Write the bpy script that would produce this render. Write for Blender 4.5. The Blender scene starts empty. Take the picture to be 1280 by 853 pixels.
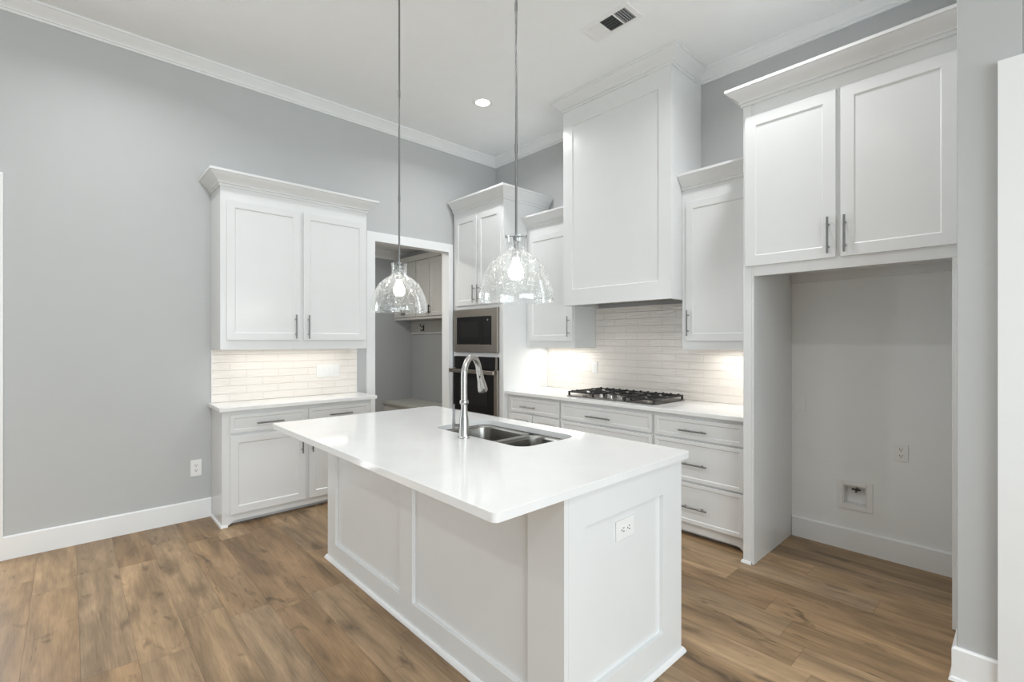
import bpy, bmesh, math, random
from mathutils import Vector, Matrix
random.seed(7)
PI = math.pi
S = bpy.context.scene
COL = S.collection

# ------------------------------------------------------------------ camera
cam_d = bpy.data.cameras.new('camera')
cam = bpy.data.objects.new('camera', cam_d); COL.objects.link(cam)
cam_d.sensor_width = 36.0
cam_d.lens = 600.0 / 1280.0 * 36.0
cam_d.clip_start = 0.05
cam.location = (4.524, -3.902, 1.42)
cam.rotation_euler = (PI / 2, 0, math.atan2(650, 600))
S.camera = cam

# ------------------------------------------------------------------ exposure, world, large lights
S.view_settings.view_transform = 'Standard'
S.view_settings.look = 'None'
S.view_settings.gamma = 1.0
S.view_settings.use_curve_mapping = False
S.view_settings.exposure = 0.08
try:
    S.cycles.use_denoising = True
    S.cycles.max_bounces = 10
    S.cycles.diffuse_bounces = 6
    S.cycles.transparent_max_bounces = 16
    S.cycles.caustics_reflective = False
    S.cycles.caustics_refractive = False
    S.cycles.sample_clamp_indirect = 6.0
except Exception:
    pass
W = bpy.data.worlds.new('world'); S.world = W; W.use_nodes = True
W.node_tree.nodes['Background'].inputs[0].default_value = (0.88, 0.96, 1.0, 1)
W.node_tree.nodes['Background'].inputs[1].default_value = 0.4


def area(name, loc, rot, sx, sy, power, color=(1, 1, 1), spread=PI, shape='RECTANGLE'):
    d = bpy.data.lights.new(name, 'AREA'); d.shape = shape
    d.size = sx; d.size_y = sy; d.energy = power; d.color = color; d.spread = spread
    o = bpy.data.objects.new(name, d); COL.objects.link(o)
    o.location = loc; o.rotation_euler = rot
    return o


# daylight through the windows of the living side (behind and to the right of the camera)
area('window_daylight_east', (8.85, -4.0, 1.45), (0, PI / 2, 0), 2.1, 5.0, 225, (0.86, 0.95, 1.0))
area('window_daylight_south', (4.6, -7.85, 1.75), (PI / 2, 0, 0), 6.0, 2.6, 3, (0.80, 0.92, 1.0))
area('glass_door_daylight', (-0.10, -4.78, 1.25), (0, -PI / 2, 0), 2.3, 0.85, 36, (0.92, 0.97, 1.0))
# recessed ceiling lights
for cx, cy in ((1.03, -1.05), (3.4, -1.05), (1.03, -3.7), (3.4, -3.7), (5.8, -3.7), (5.8, -5.9), (2.5, -5.9)):
    area('recessed_lamp', (cx, cy, 3.635), (0, 0, 0), 0.13, 0.13, 11.5, (0.975, 0.985, 1.0), math.radians(150), 'DISK')
# under cabinet strips
area('cabinet_strip_lamp', (0.17, -2.46, 1.335), (0, 0, 0), 0.05, 0.95, 1.1, (1.0, 0.96, 0.89))
area('cabinet_strip_lamp', (1.215, -0.16, 1.335), (0, 0, 0), 0.58, 0.05, 1.5, (1.0, 0.96, 0.89))
area('cabinet_strip_lamp', (3.02, -0.16, 1.335), (0, 0, 0), 0.45, 0.05, 1.3, (1.0, 0.96, 0.89))
# mudroom ceiling light
area('mudroom_lamp', (-0.9, -1.75, 2.77), (0, 0, 0), 0.25, 0.25, 26, (1.0, 0.96, 0.90), PI, 'DISK')


# ------------------------------------------------------------------ materials
def nmat(name):
    m = bpy.data.materials.new(name); m.use_nodes = True
    nt = m.node_tree
    return m, nt, nt.nodes['Principled BSDF']


def mat(name, col, rough=0.5, metal=0.0, var=0.03, scale=6.0, bump=0.0, bscale=60.0, spec=None, stretch=None):
    """plain coat with a faint procedural variation of tone and a fine surface bump"""
    m, nt, b = nmat(name)
    n = nt.nodes; l = nt.links
    tc = n.new('ShaderNodeTexCoord'); mp = n.new('ShaderNodeMapping')
    l.new(tc.outputs['Object'], mp.inputs[0])
    if stretch: mp.inputs['Scale'].default_value = stretch
    nz = n.new('ShaderNodeTexNoise'); nz.inputs['Scale'].default_value = scale; nz.inputs['Detail'].default_value = 3
    l.new(mp.outputs[0], nz.inputs['Vector'])
    rp = n.new('ShaderNodeValToRGB')
    rp.color_ramp.elements[0].position = 0.3; rp.color_ramp.elements[1].position = 0.7
    rp.color_ramp.elements[0].color = tuple(max(0, c * (1 - var)) for c in col) + (1,)
    rp.color_ramp.elements[1].color = tuple(min(1, c * (1 + var)) for c in col) + (1,)
    l.new(nz.outputs[0], rp.inputs[0]); l.new(rp.outputs[0], b.inputs['Base Color'])
    b.inputs['Roughness'].default_value = rough; b.inputs['Metallic'].default_value = metal
    if spec is not None: b.inputs['Specular IOR Level'].default_value = spec
    if bump:
        n2 = n.new('ShaderNodeTexNoise'); n2.inputs['Scale'].default_value = bscale; n2.inputs['Detail'].default_value = 2
        l.new(mp.outputs[0], n2.inputs['Vector'])
        bp = n.new('ShaderNodeBump'); bp.inputs['Strength'].default_value = bump; bp.inputs['Distance'].default_value = 0.002
        l.new(n2.outputs[0], bp.inputs['Height']); l.new(bp.outputs[0], b.inputs['Normal'])
    return m


def emit(name, col, strength):
    m, nt, b = nmat(name)
    b.inputs['Base Color'].default_value = (0.9, 0.9, 0.9, 1)
    b.inputs['Emission Color'].default_value = col + (1,); b.inputs['Emission Strength'].default_value = strength
    return m


def math_node(nt, op, a, b=None, clamp=False):
    nd = nt.nodes.new('ShaderNodeMath'); nd.operation = op; nd.use_clamp = clamp
    for i, v in enumerate((a, b)):
        if v is None: continue
        if isinstance(v, (int, float)): nd.inputs[i].default_value = v
        else: nt.links.new(v, nd.inputs[i])
    return nd.outputs[0]


def floor_material():
    m, nt, b = nmat('oak_plank_floor'); n = nt.nodes; l = nt.links
    tc = n.new('ShaderNodeTexCoord'); sp = n.new('ShaderNodeSeparateXYZ'); l.new(tc.outputs['Object'], sp.inputs[0])
    x, y = sp.outputs[0], sp.outputs[1]
    ys = math_node(nt, 'DIVIDE', math_node(nt, 'ADD', y, 4.055 + 19.0), 0.19)
    row = math_node(nt, 'FLOOR', ys); fy = math_node(nt, 'FRACT', ys)
    w1 = n.new('ShaderNodeTexWhiteNoise'); w1.noise_dimensions = '1D'; l.new(row, w1.inputs['W'])
    xs = math_node(nt, 'ADD', math_node(nt, 'DIVIDE', x, 1.22), math_node(nt, 'MULTIPLY', w1.outputs['Value'], 7.0))
    colm = math_node(nt, 'FLOOR', xs); fx = math_node(nt, 'FRACT', xs)
    cb = n.new('ShaderNodeCombineXYZ'); l.new(row, cb.inputs[0]); l.new(colm, cb.inputs[1])
    w2 = n.new('ShaderNodeTexWhiteNoise'); w2.noise_dimensions = '2D'; l.new(cb.outputs[0], w2.inputs['Vector'])
    rid = w2.outputs['Value']
    tone = n.new('ShaderNodeValToRGB'); cr = tone.color_ramp
    cr.elements[0].position = 0; cr.elements[0].color = (0.255, 0.160, 0.084, 1)
    cr.elements[1].position = 1; cr.elements[1].color = (0.435, 0.292, 0.166, 1)
    for p, c in ((0.3, (0.350, 0.225, 0.121, 1)), (0.55, (0.395, 0.263, 0.146, 1)), (0.8, (0.340, 0.236, 0.142, 1))):
        e = cr.elements.new(p); e.color = c
    l.new(rid, tone.inputs[0])

    def noise(sx, sy, k, detail, dist=0.0, rough=0.55):
        cv = n.new('ShaderNodeCombineXYZ')
        l.new(math_node(nt, 'ADD', math_node(nt, 'MULTIPLY', x, sx), math_node(nt, 'MULTIPLY', rid, 37.0 * k)), cv.inputs[0])
        l.new(math_node(nt, 'MULTIPLY', y, sy), cv.inputs[1])
        l.new(math_node(nt, 'MULTIPLY', rid, 91.0), cv.inputs[2])
        nz = n.new('ShaderNodeTexNoise'); nz.inputs['Scale'].default_value = 1.0; nz.inputs['Detail'].default_value = detail
        nz.inputs['Distortion'].default_value = dist; nz.inputs['Roughness'].default_value = rough
        l.new(cv.outputs[0], nz.inputs['Vector'])
        return nz.outputs[0]

    def remap(v, a, bb, c, d):
        r = n.new('ShaderNodeMapRange'); r.inputs[1].default_value = a; r.inputs[2].default_value = bb
        r.inputs[3].default_value = c; r.inputs[4].default_value = d
        l.new(v, r.inputs[0]); return r.outputs[0]
    streak = remap(noise(1.6, 26.0, 1, 5, 0.6), 0.3, 0.7, 0.80, 1.14)
    cloud = remap(noise(1.5, 7.0, 2, 3, 0.8), 0.35, 0.68, 1.14, 0.62)
    knot = remap(noise(3.4, 9.0, 3, 3, 1.6), 0.62, 0.76, 1.0, 0.42)
    fine = remap(noise(9.0, 160.0, 4, 3), 0.3, 0.7, 0.84, 1.10)
    crack = remap(noise(3.0, 42.0, 5, 2, 1.2), 0.72, 0.78, 1.0, 0.62)
    # soft dark knots
    kv = n.new('ShaderNodeCombineXYZ')
    wob = math_node(nt, 'MULTIPLY', noise(5.0, 12.0, 6, 3), 0.55)
    l.new(math_node(nt, 'ADD', math_node(nt, 'ADD', math_node(nt, 'MULTIPLY', x, 2.1), math_node(nt, 'MULTIPLY', rid, 53.0)), wob), kv.inputs[0])
    l.new(math_node(nt, 'ADD', math_node(nt, 'MULTIPLY', y, 5.26), wob), kv.inputs[1])
    vk = n.new('ShaderNodeTexVoronoi'); vk.voronoi_dimensions = '2D'; vk.inputs['Scale'].default_value = 1.0; l.new(kv.outputs[0], vk.inputs['Vector'])
    sc = n.new('ShaderNodeSeparateColor'); l.new(vk.outputs['Color'], sc.inputs[0])
    size = remap(sc.outputs[0], 0.45, 1.0, 0.0, 0.36)
    dk = math_node(nt, 'DIVIDE', vk.outputs['Distance'], math_node(nt, 'MAXIMUM', size, 0.001))
    blob = remap(dk, 0.0, 1.0, 0.50, 1.0)
    knot = math_node(nt, 'MULTIPLY', knot, blob)
    # plank joints
    jy = math_node(nt, 'MINIMUM', fy, math_node(nt, 'SUBTRACT', 1.0, fy))
    jx = math_node(nt, 'MULTIPLY', math_node(nt, 'MINIMUM', fx, math_node(nt, 'SUBTRACT', 1.0, fx)), 6.4)
    j = math_node(nt, 'MINIMUM', jx, jy)
    joint = remap(j, 0.004, 0.012, 0.72, 1.0)
    f = math_node(nt, 'MULTIPLY', math_node(nt, 'MULTIPLY', math_node(nt, 'MULTIPLY', streak, cloud), math_node(nt, 'MULTIPLY', knot, fine)), math_node(nt, 'MULTIPLY', joint, crack))
    mx = n.new('ShaderNodeVectorMath'); mx.operation = 'SCALE'
    l.new(tone.outputs[0], mx.inputs[0]); l.new(f, mx.inputs['Scale'])
    l.new(mx.outputs[0], b.inputs['Base Color'])
    b.inputs['Roughness'].default_value = 0.46; b.inputs['Specular IOR Level'].default_value = 0.4
    bp = n.new('ShaderNodeBump'); bp.inputs['Strength'].default_value = 0.25; bp.inputs['Distance'].default_value = 0.001
    l.new(f, bp.inputs['Height']); l.new(bp.outputs[0], b.inputs['Normal'])
    return m


def tile_material():
    m, nt, b = nmat('handmade_white_tile'); n = nt.nodes; l = nt.links
    tc = n.new('ShaderNodeTexCoord'); sp = n.new('ShaderNodeSeparateXYZ'); l.new(tc.outputs['Object'], sp.inputs[0])
    cv = n.new('ShaderNodeCombineXYZ'); l.new(sp.outputs[0], cv.inputs[0]); l.new(sp.outputs[2], cv.inputs[1])
    br = n.new('ShaderNodeTexBrick'); l.new(cv.outputs[0], br.inputs['Vector'])
    br.inputs['Scale'].default_value = 1.0; br.inputs['Brick Width'].default_value = 0.254; br.inputs['Row Height'].default_value = 0.0648
    br.inputs['Mortar Size'].default_value = 0.0016; br.inputs['Mortar Smooth'].default_value = 0.2
    br.inputs['Color1'].default_value = (0.88, 0.835, 0.785, 1); br.inputs['Color2'].default_value = (0.85, 0.80, 0.745, 1)
    br.inputs['Mortar'].default_value = (0.765, 0.715, 0.66, 1)
    l.new(br.outputs['Color'], b.inputs['Base Color'])
    b.inputs['Roughness'].default_value = 0.16
    mp = n.new('ShaderNodeMapping'); mp.inputs['Scale'].default_value = (7.0, 38.0, 1.0); l.new(cv.outputs[0], mp.inputs[0])
    nz = n.new('ShaderNodeTexNoise'); nz.inputs['Scale'].default_value = 1.0; nz.inputs['Detail'].default_value = 2
    nz.inputs['Distortion'].default_value = 0.7; l.new(mp.outputs[0], nz.inputs['Vector'])
    h = math_node(nt, 'SUBTRACT', math_node(nt, 'MULTIPLY', nz.outputs[0], 1.0), math_node(nt, 'MULTIPLY', br.outputs['Fac'], 0.8))
    bp = n.new('ShaderNodeBump'); bp.inputs['Strength'].default_value = 0.8; bp.inputs['Distance'].default_value = 0.006
    l.new(h, bp.inputs['Height']); l.new(bp.outputs[0], b.inputs['Normal'])
    return m


def seeded_glass():
    m = bpy.data.materials.new('seeded_clear_glass'); m.use_nodes = True
    nt = m.node_tree; n = nt.nodes; l = nt.links; n.clear()
    out = n.new('ShaderNodeOutputMaterial')
    tr = n.new('ShaderNodeBsdfTransparent'); tr.inputs[0].default_value = (0.965, 0.975, 0.975, 1)
    gl = n.new('ShaderNodeBsdfGlossy'); gl.inputs['Roughness'].default_value = 0.04; gl.inputs[0].default_value = (1, 1, 1, 1)
    lw = n.new('ShaderNodeLayerWeight'); lw.inputs['Blend'].default_value = 0.28
    fac = math_node(nt, 'ADD', math_node(nt, 'MULTIPLY', lw.outputs['Facing'], 0.6), 0.03, True)
    mx = n.new('ShaderNodeMixShader'); l.new(fac, mx.inputs[0]); l.new(tr.outputs[0], mx.inputs[1]); l.new(gl.outputs[0], mx.inputs[2])
    # trapped bubbles
    tc = n.new('ShaderNodeTexCoord')
    vo = n.new('ShaderNodeTexVoronoi'); vo.inputs['Scale'].default_value = 120.0; l.new(tc.outputs['Object'], vo.inputs['Vector'])
    nz = n.new('ShaderNodeTexNoise'); nz.inputs['Scale'].default_value = 55.0; l.new(tc.outputs['Object'], nz.inputs['Vector'])
    seed = math_node(nt, 'MULTIPLY', math_node(nt, 'LESS_THAN', vo.outputs['Distance'], 0.30), math_node(nt, 'GREATER_THAN', nz.outputs[0], 0.47))
    bub = n.new('ShaderNodeBsdfTranslucent'); bub.inputs[0].default_value = (0.9, 0.9, 0.9, 1)
    dfu = n.new('ShaderNodeBsdfDiffuse'); dfu.inputs[0].default_value = (0.85, 0.86, 0.86, 1)
    ad = n.new('ShaderNodeMixShader'); ad.inputs[0].default_value = 0.5; l.new(bub.outputs[0], ad.inputs[1]); l.new(dfu.outputs[0], ad.inputs[2])
    m2 = n.new('ShaderNodeMixShader'); l.new(math_node(nt, 'ADD', math_node(nt, 'MULTIPLY', seed, 0.42), 0.015), m2.inputs[0])
    l.new(mx.outputs[0], m2.inputs[1]); l.new(ad.outputs[0], m2.inputs[2])
    bp = n.new('ShaderNodeBump'); bp.inputs['Strength'].default_value = 0.12; bp.inputs['Distance'].default_value = 0.001
    l.new(nz.outputs[0], bp.inputs['Height']); l.new(bp.outputs[0], gl.inputs['Normal'])
    l.new(m2.outputs[0], out.inputs[0])
    return m


M = {}
M['wall'] = mat('grey_wall_paint', (0.515, 0.525, 0.525), 0.6, var=0.008, bump=0.12, bscale=220)
M['ceiling'] = mat('ceiling_paint', (0.91, 0.925, 0.925), 0.75, var=0.008, bump=0.1, bscale=180)
M['trim'] = mat('white_trim_paint', (0.86, 0.87, 0.87), 0.34, var=0.008)
M['cab'] = mat('white_cabinet_paint', (0.785, 0.795, 0.795), 0.23, var=0.008)
M['niche'] = mat('niche_wall_paint', (0.87, 0.885, 0.88), 0.5, var=0.008)
M['quartz'] = mat('white_quartz', (0.85, 0.855, 0.85), 0.10, var=0.014, scale=9)
M['floor'] = floor_material()
M['tile'] = tile_material()
M['nickel'] = mat('brushed_nickel', (0.25, 0.25, 0.245), 0.34, 1.0, var=0.05, scale=40)
M['chrome'] = mat('polished_nickel', (0.50, 0.495, 0.48), 0.27, 1.0, var=0.03, scale=30)
M['rod'] = mat('satin_nickel_rod', (0.26, 0.26, 0.26), 0.3, 1.0, var=0.03, scale=30)
M['steel'] = mat('stainless_steel', (0.47, 0.43, 0.385), 0.3, 1.0, var=0.05, scale=3, stretch=(1, 1, 60))
M['sink'] = mat('sink_steel', (0.34, 0.33, 0.31), 0.25, 1.0, var=0.05, scale=8)
M['blackglass'] = mat('black_oven_glass', (0.008, 0.008, 0.009), 0.08, var=0.1)
M['window'] = mat('smoked_window', (0.016, 0.016, 0.016), 0.12, var=0.1)
M['tray'] = mat('dark_steel_tray', (0.20, 0.19, 0.18), 0.28, 1.0, var=0.05, scale=6)
M['iron'] = mat('cast_iron', (0.018, 0.018, 0.019), 0.5, var=0.2, bump=0.3, bscale=200)
M['burner'] = mat('burner_cap', (0.03, 0.03, 0.03), 0.45, var=0.1)
M['plate'] = mat('white_plastic', (0.86, 0.86, 0.85), 0.3, var=0.01)
M['slot'] = mat('dark_slot', (0.02, 0.02, 0.02), 0.6, var=0.1)
M['ventdark'] = mat('duct_dark', (0.05, 0.055, 0.055), 0.7, var=0.1)
M['ventgrey'] = mat('vent_blade_shaded', (0.30, 0.31, 0.31), 0.5, var=0.02)  # on the vent, grey puts shade into the colour of louvers angled away
M['glass'] = seeded_glass()
M['bulb'] = emit('glowing_bulb', (1.0, 0.96, 0.90), 45.0)
M['lens'] = emit('glowing_lens', (1.0, 0.97, 0.93), 9.0)
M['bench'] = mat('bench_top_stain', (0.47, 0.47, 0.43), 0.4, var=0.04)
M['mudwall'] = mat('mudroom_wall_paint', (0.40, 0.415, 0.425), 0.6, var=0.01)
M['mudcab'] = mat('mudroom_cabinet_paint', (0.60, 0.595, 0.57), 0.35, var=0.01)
M['bronze'] = mat('dark_bronze', (0.05, 0.045, 0.04), 0.4, 0.8, var=0.1)


# ------------------------------------------------------------------ mesh helpers
def B(): return bmesh.new()


def box(bm, x0, x1, y0, y1, z0, z1):
    x0, x1 = sorted((x0, x1)); y0, y1 = sorted((y0, y1)); z0, z1 = sorted((z0, z1))
    v = [bm.verts.new(p) for p in ((x0, y0, z0), (x1, y0, z0), (x1, y1, z0), (x0, y1, z0), (x0, y0, z1), (x1, y0, z1), (x1, y1, z1), (x0, y1, z1))]
    for f in ((0, 3, 2, 1), (4, 5, 6, 7), (0, 1, 5, 4), (1, 2, 6, 5), (2, 3, 7, 6), (3, 0, 4, 7)): bm.faces.new([v[i] for i in f])
    return bm


def ring_loft(bm, rings, cap0=True, cap1=True):
    vs = [[bm.verts.new(p) for p in r] for r in rings]; k = len(rings[0])
    for a, b in zip(vs, vs[1:]):
        for i in range(k): bm.faces.new((a[i], a[(i + 1) % k], b[(i + 1) % k], b[i]))
    if cap0: bm.faces.new(list(reversed(vs[0])))
    if cap1: bm.faces.new(vs[-1])


def tube(bm, pts, radii, seg=12, cap=True):
    pts = [Vector(p) for p in pts]
    if isinstance(radii, (int, float)): radii = [radii] * len(pts)
    rings = []; up = None
    for i, p in enumerate(pts):
        t = (pts[min(i + 1, len(pts) - 1)] - pts[max(i - 1, 0)]).normalized()
        if up is None:
            up = Vector((0, 0, 1)) if abs(t.z) < 0.9 else Vector((1, 0, 0))
        a = t.cross(up).normalized(); b = a.cross(t).normalized(); up = b
        rings.append([p + (a * math.cos(2 * PI * k / seg) + b * math.sin(2 * PI * k / seg)) * radii[i] for k in range(seg)])
    ring_loft(bm, rings, cap, cap)


def cyl(bm, p0, p1, r, seg=14): tube(bm, [p0, p1], r, seg)


def lathe(bm, prof, c=(0, 0, 0), seg=32, closed=False):
    """prof: list of (radius, z) from bottom to top around the vertical axis through c"""
    rings = [[(c[0] + r * math.cos(2 * PI * k / seg), c[1] + r * math.sin(2 * PI * k / seg), c[2] + z) for k in range(seg)] for r, z in prof]
    if closed: rings.append(rings[0])
    ring_loft(bm, rings, not closed, not closed)
    if closed: bmesh.ops.remove_doubles(bm, verts=bm.verts, dist=1e-6)


def sweep(bm, path, prof):
    """mitred sweep of a closed (out, z) profile along an open xy path; 'out' lies to the right of the walking direction"""
    pts = [Vector((p[0], p[1])) for p in path]; rings = []
    for i, p in enumerate(pts):
        ds = []
        if i > 0: ds.append((p - pts[i - 1]).normalized())
        if i < len(pts) - 1: ds.append((pts[i + 1] - p).normalized())
        ns = [Vector((d.y, -d.x)) for d in ds]
        if len(ns) == 2:
            mi = (ns[0] + ns[1]); mi = mi / mi.length_squared * 2
        else: mi = ns[0]
        rings.append([(p.x + mi.x * o, p.y + mi.y * o, z) for o, z in prof])
    ring_loft(bm, rings)


def frame_panel(bm, x0, x1, z0, z1, yf, yb, fr, depth=0.008, slope=0.006, frt=None, frb=None):
    """slab facing -y with a recessed centre panel: yf front plane, yb back plane, fr frame width"""
    frt = fr if frt is None else frt; frb = fr if frb is None else frb
    def R(a, b, c, d, y): return [bm.verts.new(p) for p in ((a, y, c), (b, y, c), (b, y, d), (a, y, d))]
    o = R(x0, x1, z0, z1, yf); i = R(x0 + fr, x1 - fr, z0 + frb, z1 - frt, yf)
    k = R(x0 + fr + slope, x1 - fr - slope, z0 + frb + slope, z1 - frt - slope, yf + depth); bk = R(x0, x1, z0, z1, yb)
    for q in range(4):
        r = (q + 1) % 4
        bm.faces.new((o[q], o[r], i[r], i[q])); bm.faces.new((i[q], i[r], k[r], k[q])); bm.faces.new((bk[q], bk[r], o[r], o[q]))
    bm.faces.new(k); bm.faces.new(list(reversed(bk)))


def recess_slab(bm, w, h, recs, yf, depth, slope, yb):
    """slab facing -y with seamless recessed panels; recs are (x0, x1, z0, z1)"""
    xs = sorted({0.0, w} | {r[0] for r in recs} | {r[1] for r in recs}); zs = sorted({0.0, h} | {r[2] for r in recs} | {r[3] for r in recs})
    V = {(i, k): bm.verts.new((x, yf, z)) for i, x in enumerate(xs) for k, z in enumerate(zs)}
    for i in range(len(xs) - 1):
        for k in range(len(zs) - 1):
            q = [V[i, k], V[i + 1, k], V[i + 1, k + 1], V[i, k + 1]]
            cx, cz = (xs[i] + xs[i + 1]) / 2, (zs[k] + zs[k + 1]) / 2
            if any(r[0] < cx < r[1] and r[2] < cz < r[3] for r in recs):
                p = [bm.verts.new((a, yf + depth, b)) for a, b in ((xs[i] + slope, zs[k] + slope), (xs[i + 1] - slope, zs[k] + slope), (xs[i + 1] - slope, zs[k + 1] - slope), (xs[i] + slope, zs[k + 1] - slope))]
                for e in range(4): bm.faces.new((q[e], q[(e + 1) % 4], p[(e + 1) % 4], p[e]))
                bm.faces.new(p)
            else: bm.faces.new(q)
    n_, m_ = len(xs) - 1, len(zs) - 1
    rim = [V[i, 0] for i in range(n_ + 1)] + [V[n_, k] for k in range(1, m_ + 1)] + [V[i, m_] for i in range(n_ - 1, -1, -1)] + [V[0, k] for k in range(m_ - 1, 0, -1)]
    back = [bm.verts.new((v.co.x, yb, v.co.z)) for v in rim]
    for e in range(len(rim)): bm.faces.new((back[e], back[(e + 1) % len(rim)], rim[(e + 1) % len(rim)], rim[e]))
    bm.faces.new(list(reversed(back)))


def rrect(x0, x1, y0, y1, r, n=6):
    """rounded rectangle, counter-clockwise"""
    pts = []
    for cx, cy, a0 in ((x1 - r, y1 - r, 0), (x0 + r, y1 - r, PI / 2), (x0 + r, y0 + r, PI), (x1 - r, y0 + r, 1.5 * PI)):
        for k in range(n + 1):
            a = a0 + PI / 2 * k / n
            pts.append((cx + r * math.cos(a), cy + r * math.sin(a)))
    return pts


def slab_with_hole(bm, outer, inner, z0, z1):
    es = []
    for loop in ([outer] if inner is None else [outer, inner]):
        vs = [bm.verts.new((p[0], p[1], z1)) for p in loop]
        for a, b in zip(vs, vs[1:] + vs[:1]): es.append(bm.edges.new((a, b)))
    r = bmesh.ops.triangle_fill(bm, edges=es, use_beauty=True, use_dissolve=False, normal=(0, 0, 1))
    fs = [g for g in r['geom'] if isinstance(g, bmesh.types.BMFace)]
    e = bmesh.ops.extrude_face_region(bm, geom=fs)
    bmesh.ops.translate(bm, verts=[g for g in e['geom'] if isinstance(g, bmesh.types.BMVert)], vec=(0, 0, z0 - z1))


def obj(name, bm, m, parent=None, smooth=35, bevel=0.0, seg=2):
    bmesh.ops.recalc_face_normals(bm, faces=bm.faces)
    me = bpy.data.meshes.new(name); bm.to_mesh(me); bm.free()
    me.materials.append(m)
    if smooth:
        for p in me.polygons: p.use_smooth = True
        me.set_sharp_from_angle(angle=math.radians(smooth))
    o = bpy.data.objects.new(name, me); COL.objects.link(o)
    if parent is not None: o.parent = parent
    if bevel:
        b = o.modifiers.new('bevel', 'BEVEL'); b.width = bevel; b.segments = seg; b.limit_method = 'ANGLE'
        b.angle_limit = math.radians(40); b.harden_normals = True
    return o


def tag(o, label, cat, group=None):
    o['label'] = label; o['category'] = cat
    if group: o['group'] = group
    return o


def thing(name, label, cat, loc=(0, 0, 0), rz=0.0, group=None):
    o = bpy.data.objects.new(name, None); COL.objects.link(o)
    o.empty_display_size = 0.1
    o.location = loc; o.rotation_euler = (0, 0, rz)
    return tag(o, label, cat, group)


def struct(name, bm, m, bevel=0.0):
    o = obj(name, bm, m, None, 35, bevel); o['kind'] = 'structure'; return o


CROWN = [(0, 0), (0.010, 0), (0.010, 0.016), (0.018, 0.019), (0.018, 0.028), (0.024, 0.036), (0.036, 0.048), (0.052, 0.062), (0.064, 0.074),
         (0.070, 0.082), (0.078, 0.084), (0.078, 0.100), (0, 0.100)]


def crown(z, h=0.10, out=0.078):
    return [(o * out / 0.078, z + q * h / 0.1) for o, q in CROWN]


# ------------------------------------------------------------------ room shell
CEIL = 3.66
bm = B(); box(bm, -2.6, 9.0, -8.0, 0.6, -0.12, 0.0); struct('floor', bm, M['floor'])
bm = B(); box(bm, -0.12, 9.0, -8.0, 0.6, CEIL, CEIL + 0.1); struct('ceiling', bm, M['ceiling'])
# left wall with the mudroom opening and the glass door opening
bm = B()
box(bm, -0.12, 0, -0.70, 0.12, 0, CEIL)
box(bm, -0.12, 0, -1.65, -0.70, 2.46, CEIL)
box(bm, -0.12, 0, -4.31, -1.65, 0, CEIL)
box(bm, -0.12, 0, -5.25, -4.31, 2.46, CEIL)
box(bm, -0.12, 0, -8.0, -5.25, 0, CEIL)
struct('wall_left', bm, M['wall'])
bm = B(); box(bm, 0, 3.30, 0, 0.12, 0, CEIL); box(bm, 3.30, 4.31, 0, 0.12, 2.3, CEIL); box(bm, 4.31, 9.0, 0, 0.12, 0, CEIL)
struct('wall_back', bm, M['wall'])
# painted niche wall behind the refrigerator space, with the recess for the water box
bm = B()
box(bm, 3.30, 3.647, 0, 0.12, 0, 2.3); box(bm, 3.777, 4.31, 0, 0.12, 0, 2.3)
box(bm, 3.647, 3.777, 0, 0.12, 0, 0.309); box(bm, 3.647, 3.777, 0, 0.12, 0.439, 2.3)
struct('wall_niche', bm, M['niche'])
# wall that returns beside the refrigerator space, with the cased doorway at its right
bm = B()
box(bm, 4.31, 4.43, -1.047, 0.0, 0, CEIL)
box(bm, 4.31, 4.50, -1.167, -1.047, 0, CEIL)
box(bm, 4.50, 5.40, -1.167, -1.047, 2.46, CEIL)
box(bm, 5.40, 9.0, -1.167, -1.047, 0, CEIL)
struct('wall_right', bm, M['wall'], 0.004)
# far walls of the living side with wide window openings (out of frame)
bm = B()
box(bm, 9.0, 9.12, -8.0, -6.5, 0, CEIL); box(bm, 9.0, 9.12, -1.5, 0.12, 0, CEIL); box(bm, 9.0, 9.12, -6.5, -1.5, 0, 0.45); box(bm, 9.0, 9.12, -6.5, -1.5, 3.05, CEIL)
struct('wall_east', bm, M['wall'])
bm = B()
box(bm, -0.12, 1.6, -8.12, -8.0, 0, CEIL); box(bm, 7.6, 9.12, -8.12, -8.0, 0, CEIL); box(bm, 1.6, 7.6, -8.12, -8.0, 0, 0.45); box(bm, 1.6, 7.6, -8.12, -8.0, 3.05, CEIL)
struct('wall_south', bm, M['wall'])
# mudroom shell
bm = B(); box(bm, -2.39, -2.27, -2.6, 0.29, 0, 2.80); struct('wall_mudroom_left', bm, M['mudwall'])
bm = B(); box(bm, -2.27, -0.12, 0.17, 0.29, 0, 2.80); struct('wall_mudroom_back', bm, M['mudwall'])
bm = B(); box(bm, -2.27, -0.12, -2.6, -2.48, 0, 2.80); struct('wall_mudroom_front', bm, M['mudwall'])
bm = B(); box(bm, -2.39, -0.12, -2.6, 0.29, 2.80, 2.9); struct('ceiling_mudroom', bm, M['ceiling'])
bm = B(); sweep(bm, [(-2.27, -2.48), (-2.27, 0.17), (-0.12, 0.17)], crown(2.69, 0.11, 0.085)); struct('trim_1', bm, M['trim'])

# crown mouldings
bm = B(); sweep(bm, [(0, -8.0), (0, 0), (1.545, 0)], crown(CEIL - 0.095, 0.095, 0.085)); struct('trim_2', bm, M['trim'])
bm = B(); sweep(bm, [(2.64, 0), (4.31, 0)], crown(CEIL - 0.095, 0.095, 0.085)); struct('trim_3', bm, M['trim'])
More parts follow.
